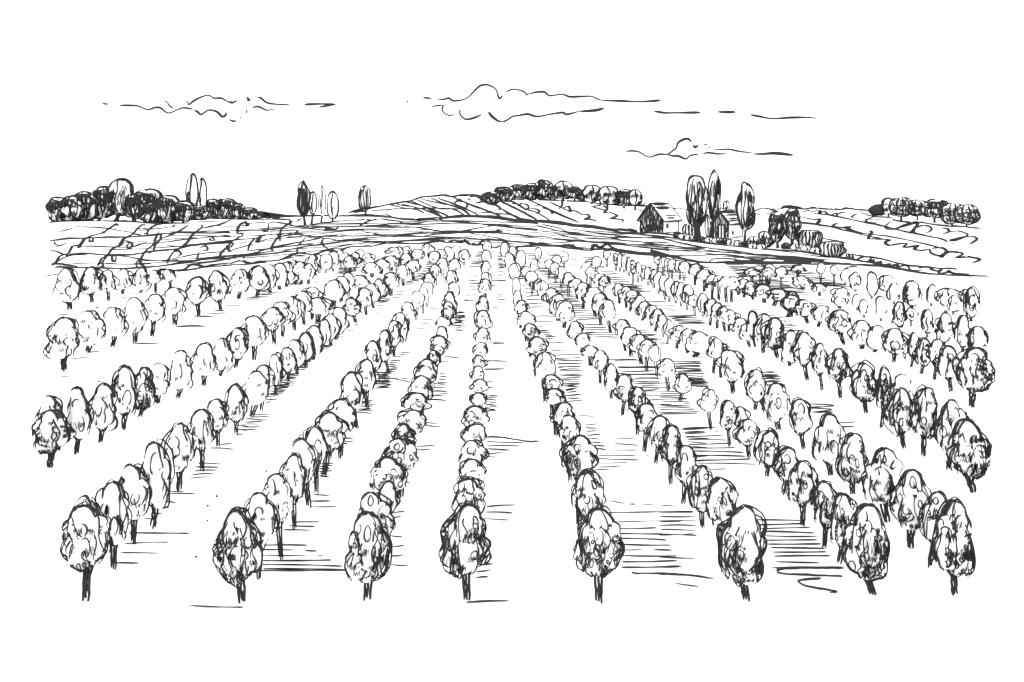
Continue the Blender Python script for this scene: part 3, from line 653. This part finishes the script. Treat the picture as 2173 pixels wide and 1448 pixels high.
ROWS.append(("in the topmost row at right margin", """J 1755 1880 325 615 650 1;J 1720 1830 340 470 560 0;J 1600 1690 400 545 580 1;J 1490 1720 335 500 540 0;J 1390 1480 295 470 500 1;J 1160 1330 260 505 540 1;J 1020 1115 280 450 480 1;J 920 1100 210 350 390 0;
J 820 905 185 400 430 1;J 655 750 175 335 360 1;J 570 650 150 260 300 0;J 465 530 110 190 0 1;J 340 400 90 180 0 0;J 90 210 110 170 0 1"""))
FAR = MB()          # the smallest vines at the far end of the rows read as one mass
PLAN = []
for where, data in ROWS:
    items = data.replace('\n', '').split(';')
    full = []
    for p, q in zip(items, items[1:] + [None]):
        full.append(p)
        if q and q.split()[0] == p.split()[0] in 'GHI':
            a, b = ([float(t) for t in u.split()[1:6]] for u in (p, q))
            gap = abs((a[0] + a[1]) - (b[0] + b[1])) / 2
            if gap > .92 * (a[1] - a[0] + b[1] - b[0]) / 2 and max(a[2], b[2]) < 1150:
                mid = [(u + v) / 2 for u, v in zip(a, b)]
                if not (a[4] and b[4]):
                    mid[4] = 0
                full.append(p.split()[0] + " " + " ".join("%.0f" % t for t in mid) + " 0")
    items = full
    for i, it in enumerate(items):
        a = it.split()
        n = [float(q) for q in a[1:]]
        dens = int(n[5])
        i = min(i, len(ORD) - 1)
        if i == 0:
            lab = "%s at the near end %s" % (LOOK[dens], where.replace("in the", "of the", 1))
        else:
            lab = "%s, %s %s" % (LOOK[dens], ORD[i], where)
        PLAN.append(((n[1] - n[0]) * (n[3] - n[2]) / REG[a[0]][2] ** 2, a[0], n, dens, lab))
cut = sorted((p[0] for p in PLAN), reverse=True)[min(299, len(PLAN) - 1)]
for area, reg, n, dens, lab in PLAN:
    vine(reg, *n[:5], dens, lab if area >= cut else None, n[6] if len(n) > 6 else None)
if FAR.v:
    fo = FAR.build("distant_vines")
    fo["kind"] = "stuff"
    fo["label"] = "tiny distant vines crowding the far ends of the vineyard rows"
    fo["category"] = "vines"

# ------------------------------------------------------------------ woodland trees, poplars, shrubs
def tree(name, reg, xl, xr, yt, yb, foot, style, label, cat, group=None, tx=None, tw=7, d_off=0, p=2.2, taper=0.0, wpx=None, bushy=False):
    x0, y0 = px(reg, xl, yt); x1, y1 = px(reg, xr, yb)
    cx, w, hh = (x0 + x1) / 2, x1 - x0, y1 - y0
    fy = px(reg, 0, foot)[1]
    fx = px(reg, tx, 0)[0] if tx else cx
    d = depth_at(fx, fy) + d_off
    m = d / FPX
    F = U(fx, fy, d)
    root = thing(name, label, cat, F, group)
    c = U(cx, (y0 + y1) / 2, d)
    B = Body(c, w * .5 * m, w * .45 * m, hh * .5 * m, p, taper, .1 if style == 'dark' else .06 if style != 'open' else .03)
    pw = (wpx or 3.0) * m * .5
    mb = MB()
    B.solid(mb, 18, 12)
    Ux = random.uniform
    if bushy:
        for q in range(4):
            x = (-.55, -.2, .25, .58)[q] + Ux(-.1, .1)
            zz = .62 - .55 * x * x + Ux(-.12, .06)
            b2 = Body(c + Vector((x * B.rx, Ux(-.3, .3) * B.rd, zz * B.rz)), B.rx * Ux(.34, .46), B.rd * .5, B.rz * Ux(.3, .4), 2.1)
            b2.solid(mb, 12, 7)
            b2.hoop(mb, Ux(-.2, .2), .6, 5.7, pw * .95)
            if style == 'dark':
                for _ in range(3):
                    b2.zigzag(mb, Ux(-.8, .8), Ux(-.6, .1), .8, .6, 3, pw * .9)
            elif style == 'hatched':
                b2.zigzag(mb, 0, 0, 2.2, .9, 5, pw * .85)
    if style == 'open':
        B.hoop(mb, .05, .1, 6.2, pw)
        B.hoop(mb, math.pi / 2, .6, 5.7, pw * .8)
        B.meridian(mb, Ux(-.5, .1), -.6, Ux(-.2, .2), pw)
    elif style == 'leafy':                      # loops with a pale heart
        B.hoop(mb, .0, .1, 6.2, pw * 1.1)
        B.hoop(mb, math.pi / 2, .4, 5.9, pw)
        if bushy:
            for a0 in (0, math.pi):
                B.hoop(mb, a0 + .35, .8, 5.5, pw, 1.06)
                for _ in range(max(3, int(w / 3.5))):
                    B.zigzag(mb, a0 + Ux(-1.2, 1.2), Ux(-.8, .2), .6, .5, 3, pw)
                for _ in range(3):
                    B.zigzag(mb, a0 + Ux(-.8, .8), Ux(.0, .5), .5, .4, 2, pw * .9)
        else:
            for az in (-.9, -.5, .45, .85, 2.3, 3.1, 4):
                B.meridian(mb, az, -.95, Ux(.6, .97), pw * 1.1)
    elif style == 'sketchy':
        B.hoop(mb, 0, .8, 5.4, pw * .9)
        B.hoop(mb, math.pi / 2, 1.2, 4.8, pw * .8)
        B.meridian(mb, Ux(-.4, .3), -.8, .2, pw * .8)
    elif style == 'dark':                       # close upright scribble with paper showing through
        B.hoop(mb, .0, 0, 6.28, pw * 1.2)
        B.hoop(mb, .3, .3, 6.0, pw, 1.05)
        k = max(4, int(w / 5.6))
        for q in range(k):
            x = max(-.98, min(.98, (q + Ux(.2, .8)) / k * 2 - 1))
            for a0 in (0, math.pi):
                B.meridian(mb, a0 + math.asin(x), Ux(-1, -.85), Ux(.5, .98), pw * Ux(.65, 1.0), .12)
        for q in range(k):
            for a0 in (0, math.pi):
                B.zigzag(mb, a0 + Ux(-1.1, 1.1), Ux(-.75, .35), .55, .5, 3, pw * .85)
        for q in range(k // 2 + 1 if hh < 1.5 * w else 2):
            for a0 in (0, math.pi):
                B.zigzag(mb, a0 + Ux(-1.2, 1.2), Ux(.1, .6), .5, .5, 2, pw)
        for a0 in (0, math.pi):
            B.zigzag(mb, a0, -.65, 2.4, .45, int(w / 8) + 2, pw * .8)
            if bushy:
                B.coil(mb, a0 - 1.2, .35, a0 + 1.2, .4, .22, int(w / 9) + 3, pw * .8)
                B.coil(mb, a0 - 1.1, .7, a0 + 1.1, .7, .16, int(w / 8) + 3, pw * .75)
    elif style == 'hatched':                    # upright strokes side by side
        B.hoop(mb, .0, 0, 6.28, pw)
        k = max(4, int(w / 5.5))
        if bushy:
            for a0 in (0, math.pi):
                for v in (-.6, -.1, .42):
                    B.coil(mb, a0 - 1.35, v + Ux(-.1, .1), a0 + 1.35, v + Ux(-.1, .1), .26, k, pw * .66)
            k = k // 2
        for q in range(k):
            x = (q + .5) / k * 2 - 1
            B.meridian(mb, math.asin(x), -.9, .93, pw * 1.05, .04)
            B.meridian(mb, math.pi + math.asin(x), -.9, .93, pw * 1.05, .04)
    elif style == 'solid':
        mb.m = [1] * len(mb.m)
        B.hoop(mb, 0, 0, 6.28, pw)
    mb.build("crown", root, F)
    if tw:
        tb = MB()
        top = Vector((c.x, c.y, c.z - B.rz * .8))
        q = tw * m * .5
        mid = (F + top) / 2
        tb.tube([F, F * .75 + top * .25, mid, top * .8 + F * .2, top], [q * 1.15, q, q * .9, q, q * 1.1], 7)
        for s_ in (-1, 1):
            tb.tube([mid * .5 + top * .5, top + Vector((s_ * B.rx * .35, -B.rd * .1, B.rz * .12))], [q * .7, q * .4], 5)
        tb.build("trunk", root, F)
    return root

WG = "trees of the dark wood on the left"
W = [(95, 260, 335, 590, 600, 'dark', "dark scribbled tree at the far left end of the wood", 170), (235, 410, 318, 560, 600, 'dark', "dark tree second from the left end of the left wood", 220),
     (395, 580, 262, 555, 595, 'dark', "dark pointed tree just left of the dip in the left wood", 430), (580, 785, 215, 535, 590, 'dark', "dark tree left of the tall round one in the left wood", 650),
     (780, 1030, 130, 480, 605, 'leafy', "tallest tree of the left wood with pale round top and thick trunk", 843), (950, 1120, 300, 520, 605, 'dark', "dark tree with short thick trunk right of the tallest round tree", 1060),
     (1050, 1330, 243, 560, 612, 'dark', "broad dark tree right of the middle of the left wood", 1170), (1180, 1400, 390, 600, 622, 'dark', "low dark bush at the foot of the left wood", 1300),
     (1320, 1545, 312, 575, 625, 'dark', "dark tree on the falling right side of the left wood", 1440), (1530, 1710, 378, 570, 625, 'dark', "small dark tree left of the two tall pale poplars", 1620),
     (1885, 2015, 355, 545, 570, 'dark', "small dark tree just right of the two pale poplars", 1950)]
for i, (a, b, c_, d_, e, st, lab, tx) in enumerate(W):
    t = tree("woodland_tree", 'K', a - (0 if st == 'leafy' else 10), b + (0 if st == 'leafy' else 24), c_, d_ + 18, e, st, lab, "tree", WG, tx=tx, tw=9 if st == 'leafy' or tx == 1060 else 5, p=2.8, wpx=3.0, bushy=True)
    if st == 'leafy':
        pass
tree("woodland_tree", 'K', 780, 960, 300, 520, 600, 'dark', "dark low tree in front of the tallest round tree of the wood", "tree", WG, tx=850, tw=6, p=2.8, wpx=3.0, bushy=True)
for a, b, c_, d_, e, lab in ((375, 610, 340, 560, 572, "broad dark tree right of the pale poplars with a curved pale top"), (560, 705, 405, 575, 578, "low dark tree near the right end of the left wood"),
                             (680, 835, 452, 580, 582, "lowest dark tree at the right tip of the left wood")):
    tree("woodland_tree", 'L', a, b, c_, d_, e, 'dark', lab, "tree", WG, tw=5, p=2.6, wpx=2.8, bushy=True)
tree("woodland_tree", 'K', 1680, 1900, 425, 578, 585, 'dark', "low dark bush around the feet of the two pale poplars", "tree", WG, tw=4, p=2.6, wpx=2.8, bushy=True)
tree("poplar_tree", 'K', 1665, 1792, 60, 450, 580, 'open', "tallest pale pointed poplar rising from the left wood", "tree", "pale poplars on the plain", tx=1735, tw=4, p=1.8, wpx=4, d_off=-3)
tree("poplar_tree", 'K', 1788, 1893, 112, 490, 570, 'open', "pale rounded poplar right beside the tallest one in the wood", "tree", "pale poplars on the plain", tx=1830, tw=5, p=2.1, wpx=3.4, d_off=-3)
PG = "small poplars on the rise left of the hill"
tree("poplar_tree", 'L', 1315, 1440, 155, 525, 640, 'leafy', "dark edged poplar, leftmost of the small poplar group", "tree", PG, tx=1400, tw=6, wpx=4.2)
tree("poplar_tree", 'L', 1455, 1527, 270, 510, 630, 'open', "slim poplar beside the dark edged poplar", "tree", PG, tx=1473, tw=5, wpx=2.8)
tree("poplar_tree", 'L', 1560, 1637, 195, 545, 608, 'sketchy', "faint pointed poplar in the middle of the small group", "tree", PG, tx=1585, tw=4.5, p=1.8, wpx=2.6)
tree("poplar_tree", 'L', 1660, 1777, 270, 560, 603, 'open', "rounded pale poplar, rightmost of the small poplar group", "tree", PG, tx=1715, tw=4.5, wpx=3)
tree("poplar_tree", 'L', 2020, 2150, 198, 470, 535, 'leafy', "single poplar standing alone on the slope left of the hill", "tree", tx=2103, tw=5, wpx=2.4)
HG = "trees along the hilltop"
NT = [(40, 200, 265, 390, 400, 'dark', "small dark tree at the left end of the hilltop wood"), (170, 350, 213, 370, 372, 'dark', "second dark tree from the left of the hilltop wood"),
      (335, 510, 183, 345, 352, 'dark', "solid dark rounded tree left of the middle of the hilltop"), (495, 650, 170, 340, 350, 'dark', "dark tree with small gaps, left of the highest hilltop tree"),
      (640, 805, 135, 325, 345, 'dark', "highest dark tree of the hilltop wood with pale rim"), (790, 900, 185, 335, 352, 'dark', "narrow dark tree between two tall hilltop trees"),
      (870, 1037, 143, 335, 365, 'leafy', "tall tree with pale square top in the hilltop wood"), (1025, 1140, 205, 335, 372, 'dark', "small dark tree right of the pale square topped tree"),
      (1115, 1215, 240, 345, 375, 'dark', "low looped tree left of the flat topped hilltop tree"), (1190, 1367, 190, 372, 400, 'leafy', "flat topped pale tree on the falling part of the hilltop"),
      (1360, 1562, 203, 400, 440, 'leafy', "round topped pale tree third from the right of the hilltop"), (1560, 1745, 240, 415, 450, 'dark', "dark swirled tree second from the right of the hilltop"),
      (1725, 1838, 240, 405, 470, 'leafy', "leaning pale tree near the right end of the hilltop"), (1795, 1893, 295, 405, 430, 'open', "small pale tree at the right end of the hilltop wood")]
for a, b, c_, d_, e, st, lab in NT:
    tree("hilltop_tree", 'N', a - 14, b + 14, c_, d_, e, st, lab, "tree", HG, tw=5, p=2.5, wpx=2.9, bushy=True)
RG = "trees on the crest at the far right"
PT = [(890, 1035, 168, 268, 275, 'solid', "solid black bush at the left end of the right crest", 0), (1008, 1120, 105, 255, 290, 'leafy', "pale rimmed tree right of the solid black bush", 4),
      (1100, 1285, 95, 280, 330, 'hatched', "tall hatched tree on the right crest, first of the dark trees", 5), (1270, 1440, 122, 270, 320, 'hatched', "hatched tree in the middle of the right crest", 4),
      (1420, 1632, 122, 290, 345, 'dark', "broad dark tree right of the middle on the right crest", 5), (1620, 1785, 153, 350, 378, 'hatched', "open hatched tree second from the right end of the crest", 4),
      (1750, 1945, 170, 355, 385, 'hatched', "hatched tree at the far right end of the crest", 4)]
for a, b, c_, d_, e, st, lab, tw in PT:
    tree("crest_tree", 'P', a - 14, b + 14, c_, d_, e, st, lab, "tree", RG, tw=tw, p=2.4, wpx=2.8, bushy=st != "solid")
# around the farmhouses
tree("cypress_tree", 'O', 738, 972, 90, 640, 835, 'dark', "broad dark cypress between the two farmhouses", "tree", "cypresses by the farmhouses", tx=875, tw=16, wpx=3.0, p=2.2, taper=.12)
tree("cypress_tree", 'O', 998, 1130, 38, 600, 800, 'dark', "tall slim leaning cypress above the small barn", "tree", "cypresses by the farmhouses", tx=1020, tw=9, wpx=3.2, p=2.0, d_off=2)
tree("cypress_tree", 'O', 1330, 1527, 180, 692, 825, 'dark', "dark cypress on a thin bare trunk right of the barn", "tree", "cypresses by the farmhouses", tx=1412, tw=5.5, wpx=3.2, p=2.0)
tree("cypress_tree", 'O', 958, 1012, 525, 770, 800, 'open', "thin white young cypress between the two dark cypresses", "tree", "cypresses by the farmhouses", tw=3, wpx=2.6, p=1.8, d_off=-4)
tree("poplar_tree", 'O', 1170, 1232, 365, 480, 492, 'open', "tiny oval tree on the horizon behind the barn", "tree", tw=2, wpx=3.4)
tree("shrub", 'O', 705, 845, 632, 790, 800, 'hatched', "square hatched shrub beside the farmhouse wall", "bush", tw=0, wpx=3.4, p=4, d_off=2)
tree("cypress_tree", 'O', 1700, 1870, 495, 820, 905, 'dark', "dark bushy tree right of the bare trunk cypress", "tree", tx=1795, tw=6, wpx=2.9, p=2.3, bushy=True)
tree("cypress_tree", 'O', 1870, 2050, 455, 800, 910, 'dark', "largest dark bushy tree at the head of the hedges", "tree", tx=1960, tw=8, wpx=2.9, p=2.3, bushy=True)
tree("hedge", 'O', 1690, 1760, 620, 870, 885, 'dark', "narrow dark hedge piece left of the bushy trees", "hedge", tw=0, wpx=2.8, p=3, bushy=True)
tree("hedge", 'O', 1580, 1720, 725, 890, 905, 'hatched', "middle hatched hedge between barn cypress and bushy trees", "hedge", tw=0, wpx=3.2, p=3, bushy=True)
tree("hedge", 'O', 1455, 1610, 780, 895, 912, 'hatched', "low hatched hedge at the foot of the thin trunk cypress", "hedge", tw=0, wpx=3.2, p=3, bushy=True)
tree("hedge", 'P', 165, 390, 425, 590, 600, 'hatched', "tall hatched hedge right of the dark bushy trees", "hedge", tw=0, wpx=3.2, p=4)
tree("hedge", 'P', 385, 610, 540, 680, 690, 'hatched', "rounded hatched hedge at the lower end of the hedges", "hedge", tw=0, wpx=3.2, p=3.6)
SB = [(640, 780), (700, 795), (770, 808), (930, 832), (1000, 838), (1080, 848), (1160, 856), (1250, 864), (1340, 874), (1420, 885), (1500, 905), (1600, 915), (1890, 905), (1990, 915), (2090, 918)]
for i, (x, y) in enumerate(SB):
    tree("shrub", 'O', x - 45, x + 45, y - 52, y + 8, y + 12, 'sketchy' if i % 3 else 'leafy', "low white shrub in the line below the farmhouses and hedges", "bush", "low shrubs below the farmhouses", tw=0, wpx=3.2, p=2.2)
for i, (x, y) in enumerate(((40, 595), (130, 605), (230, 615), (320, 635))):
    tree("shrub", 'P', x - 45, x + 45, y - 40, y + 8, y + 10, 'sketchy', "low white shrub at the foot of the tall hatched hedge", "bush", "low shrubs at the hedge foot", tw=0, wpx=3.2)

# ------------------------------------------------------------------ farmhouses
def edge(mb, a, b, w):
    n = 6
    mb.tube([a.lerp(b, i / n) + Vector((0, -.02, random.uniform(-.03, .03))) for i in range(n + 1)], pen_widths(n + 1, w), 5)

def house(name, label, reg, FLx, FLd, FRx, FRy, FRd, BRx, BRd, eave, ridge, over, win, dark, door):
    fx, fy = px(reg, FRx, FRy)
    FR = U(fx, fy, FRd)
    z = FR.z
    flx, brx = px(reg, FLx, 0)[0], px(reg, BRx, 0)[0]
    FL = Vector(((flx - CX) / FPX * FLd, FLd, z)); BR = Vector(((brx - CX) / FPX * BRd, BRd, z))
    BL = FL + BR - FR
    m = FRd / FPX
    root = thing(name, label, "house", FR)
    E, Rg = Vector((0, 0, eave)), Vector((0, 0, ridge))
    af, ab = (FL + FR) / 2 + Rg, (BL + BR) / 2 + Rg
    up = lambda p: p + E
    dn = Vector((0, 0, -1.2))
    w = MB()
    w.poly([FL + dn, FR + dn, up(FR), af, up(FL)]); w.poly([FR + dn, BR + dn, up(BR), up(FR)])
    w.poly([BR + dn, BL + dn, up(BL), ab, up(BR)]); w.poly([BL + dn, FL + dn, up(FL), up(BL)])
    s = 3.2 * m * .5
    gdir = (FR - FL).normalized(); sdir = (BR - FR).normalized()
    out = -sdir * .04
    for k in range(int(dark)):                     # upright ink strokes covering the gable boards
        t = (k + .5) / dark
        p = FL.lerp(FR, t) + out
        top = eave + (ridge - eave) * (1 - abs(2 * t - 1))
        pts = [p + Vector((0, 0, top * q / 8)) + gdir * random.uniform(-.12, .12) for q in range(9)]
        w.tube(pts, pen_widths(9, s * random.uniform(.62, .95)), 5)
    if door == 0:
        for k in range(9):
            t0, t1 = random.uniform(0, .6), random.uniform(.4, 1)
            a, b = FL.lerp(FR, t0) + out, FL.lerp(FR, t1) + out
            edge(w, a + Vector((0, 0, random.uniform(0, eave * .8))), b + Vector((0, 0, random.uniform(eave * .3, eave))), s * 1.2)
    for a, b in ((FL, up(FL)), (FR, up(FR)), (BR, up(BR)), (FL, FR), (FR, BR)):
        edge(w, a + out * 1.2, b + out * 1.2, s * 1.1)
    w.build("wall", root, FR, False)
    # roof: two slabs with real thickness and overhang
    r = MB()
    rf, rb = af - sdir * over + Vector((0, 0, .25)), ab + sdir * over + Vector((0, 0, .25))
    th = Vector((0, 0, .22))
    for side, A, B in ((1, FR, BR), (-1, FL, BL)):
        slope = (ridge - eave) / ((FR - FL).length / 2)
        o = gdir * side * over - Vector((0, 0, slope * over))
        e0 = A + E + o - sdir * over + Vector((0, 0, .25)); e1 = B + E + o + sdir * over + Vector((0, 0, .25))
        r.poly([rf + th, e0 + th, e1 + th, rb + th]); r.poly([rf, rb, e1, e0])
        r.poly([e0, e1, e1 + th, e0 + th]); r.poly([rf, e0, e0 + th, rf + th]); r.poly([rb, rb + th, e1 + th, e1])
        for a, b, ww in ((rf, e0, 2.2 if side < 0 else 1.5), (e0, e1, 1.3), (e1, rb, 1.3), (rf, rb, 1.6)):
            edge(r, a + th * .7, b + th * .7, s * ww)
        for k in range(8):                          # hatching on the tiles, closest near the ridge
            t = random.uniform(.05, .45) if k < 6 else random.uniform(.5, .9)
            a, b = rf.lerp(e0, t), rb.lerp(e1, t)
            u0 = random.uniform(0, .3)
            edge(r, a.lerp(b, u0) + th * 1.15, a.lerp(b, random.uniform(.6, 1)) + th * 1.15, s * .9)
    r.build("roof", root, FR, False)
    for wx, wy, ww, wh in win:
        q = MB()
        x, y = px(reg, wx, wy)
        # where the sight line meets the side wall
        n = Vector((sdir.y, -sdir.x, 0))
        dirv = U(x, y, 1.0) - Vector((0, 0, CAM_H))
        C0 = Vector((0, 0, CAM_H))
        t = (FR - C0).dot(n) / dirv.dot(n)
        p = C0 + dirv * t
        no = n if n.y < 0 else -n
        hw, hh = ww * m * .5 / max(.35, abs(sdir.x)) / REG[reg][2], wh * m * .5 / REG[reg][2]
        cs = []
        for dz in (.0, .12):
            for a, b in ((-1, -1), (1, -1), (1, 1), (-1, 1)):
                cs.append(p + sdir * hw * a + Vector((0, 0, hh * b)) + no * dz)
        for fc in ((4, 5, 6, 7), (0, 1, 5, 4), (1, 2, 6, 5), (2, 3, 7, 6), (3, 0, 4, 7)):
            q.poly([cs[i] for i in fc], 1)
        q.build("window", root, FR, False)
    if door:
        q = MB()
        p0, p1 = FL.lerp(FR, .28), FL.lerp(FR, .86)
        zz = Vector((0, 0, eave * .97))
        a = [p0 + out, p1 + out, p1 + out + zz, p0 + out + zz]
        b = [v - sdir * .1 for v in a]
        q.poly(b, 1)
        for i in range(4):
            q.poly([a[i], a[(i + 1) % 4], b[(i + 1) % 4], b[i]], 1)
        for t in (.33, .66):
            c0 = b[0].lerp(b[1], t) - sdir * .03
            q.tube([c0 + Vector((0, 0, .15)), c0 + zz * .9], .11, 5, 0)
        q.build("door", root, FR, False)
    return root

house("farmhouse", "farmhouse with dark gable and long white side wall left of the cypresses", 'O', 212, 164, 470, 738, 161, 652, 168, 2.9, 6.0, .6, [(520, 652, 30, 46)], 14, 0)
house("barn", "small barn with dark striped door between the cypresses", 'O', 1050, 139.5, 1225, 800, 138, 1390, 146, 2.75, 4.6, .4, [(1275, 730, 28, 40)], 8, 1)

# ------------------------------------------------------------------ clouds: white billows with drawn rims
def cloud(label, reg, puffs, data, d=900.0):
    m = d / FPX
    cx0, cy0 = px(reg, puffs[0][0], puffs[0][1])
    O = U(cx0, cy0, d)
    root = thing("cloud", label, "cloud", O, "thin clouds in the sky")
    for x, y, rx, ry in puffs:
        mb = MB()
        X, Y = px(reg, x, y)
        s = REG[reg][2]
        Body(U(X, Y, d), rx / s * m, min(rx, 40) / s * m * .9, ry / s * m, 2.0, 0, .05).solid(mb, 18, 8)
        mb.build("billow", root, O)
    rim = MB()
    for st in data.split(';'):
        st = st.strip()
        if not st:
            continue
        w = 2.6
        if '|' in st:
            a, st = st.split('|'); w = float(a)
        p = smooth2([px(reg, *map(float, t.split(','))) for t in st.split()], 6)
        ws = pen_widths(len(p), nib(w))
        rim.tube([U(x, y, d * .985) for x, y in p], [q * m * .5 for q in ws])
    rim.build("rim", root, O)

cloud("long wispy cloud at the upper left", 'Q', [(940, 250, 140, 45), (760, 270, 150, 25), (480, 280, 180, 14), (1150, 290, 150, 60), (1400, 270, 120, 25), (1780, 262, 90, 5)],
      """2.4|270,268 400,270 440,285 485,303 530,288 570,284 600,300 640,328 700,308 755,287 830,298;3|845,305 870,320 895,340 930,315 965,303 1020,320 1055,355 1082,345 1086,322;
      2|605,236 630,240 655,275 680,288;2|770,236 790,240 797,268;2.4|797,265 860,220 940,190 970,198 995,214 1050,212 1095,238;4|1095,238 1135,248 1170,230;4|1120,240 1137,252;
      2.4|1110,375 1140,390 1165,386;2.4|1190,372 1207,352;2.4|1238,328 1248,300;3|1240,203 1256,212 1255,230 1276,222;2.6|1330,206 1355,212 1395,245 1450,257 1575,265;
      2.2|1290,286 1325,276 1360,288 1400,306 1460,296;3.4|135,254 180,259;3|1690,262 1800,257 1920,258;4|1860,258 1925,261;2.4|1925,262 1850,272 1800,282""")
cloud("largest cloud with a high round billow in the upper middle", 'T', [(690, 210, 110, 95), (920, 230, 130, 80), (1130, 250, 160, 75), (1350, 255, 160, 45), (470, 280, 110, 45), (560, 300, 120, 60), (820, 300, 120, 85)],
      """2.4|320,224 370,222 408,212 440,233 510,226 560,203 610,150 650,116 700,109 750,128 775,155 785,190 795,218 820,192;3|210,209 275,214;2.6|850,165 890,145 930,147 980,160 1008,188;4|1003,180 1010,190;
      2.6|1008,186 1060,170 1130,163 1155,175 1180,194 1230,188 1285,183 1330,201 1420,200 1500,198 1540,215 1580,229;2.8|1580,229 1700,233 1880,240 2035,229;
      2.2|275,276 365,265;2.4|368,266 355,295 370,325 410,345 450,338;2.6|496,303 490,325 510,360 545,376 600,365 658,340;4.2|712,320 740,355 780,385 815,396;
      2.8|815,396 850,385 895,355 950,345 1015,335 1060,350 1105,353 1180,337 1285,323 1305,338 1350,330 1410,313;3.6|1410,314 1530,307 1600,290;5|84,236 98,238""")
cloud("row of thin cloud streaks in the upper right", 'S', [(650, 186, 230, 7), (1145, 180, 85, 6), (1720, 236, 310, 10)],
      "3|418,172 480,183 540,189 700,187 880,185;3.4|1055,178 1110,181 1230,180;2.8|1385,209 1480,226 1560,243 1640,247 1780,236 1960,235 2040,243")
cloud("small low cloud with one billow right of centre", 'S', [(720, 545, 105, 95), (450, 610, 200, 18), (950, 560, 180, 50), (1300, 585, 260, 20), (1650, 600, 170, 10)],
      """2.2|135,574 200,569 270,582 320,615 370,633 420,618 470,602 550,606;3|545,608 600,570 640,535 650,495 690,463 745,447 775,462 790,488;3.4|808,512 825,533 860,513;2.6|910,502 950,508;2.4|968,528 980,542;
      2|1015,556 1100,556 1170,553 1260,572 1395,590;4|1415,600 1500,602 1600,593 1700,599 1808,613;2.6|550,606 600,620 660,622 705,642 740,650 765,625 800,610 860,604;2|905,603 940,588 1000,592 1070,602 1138,594""")
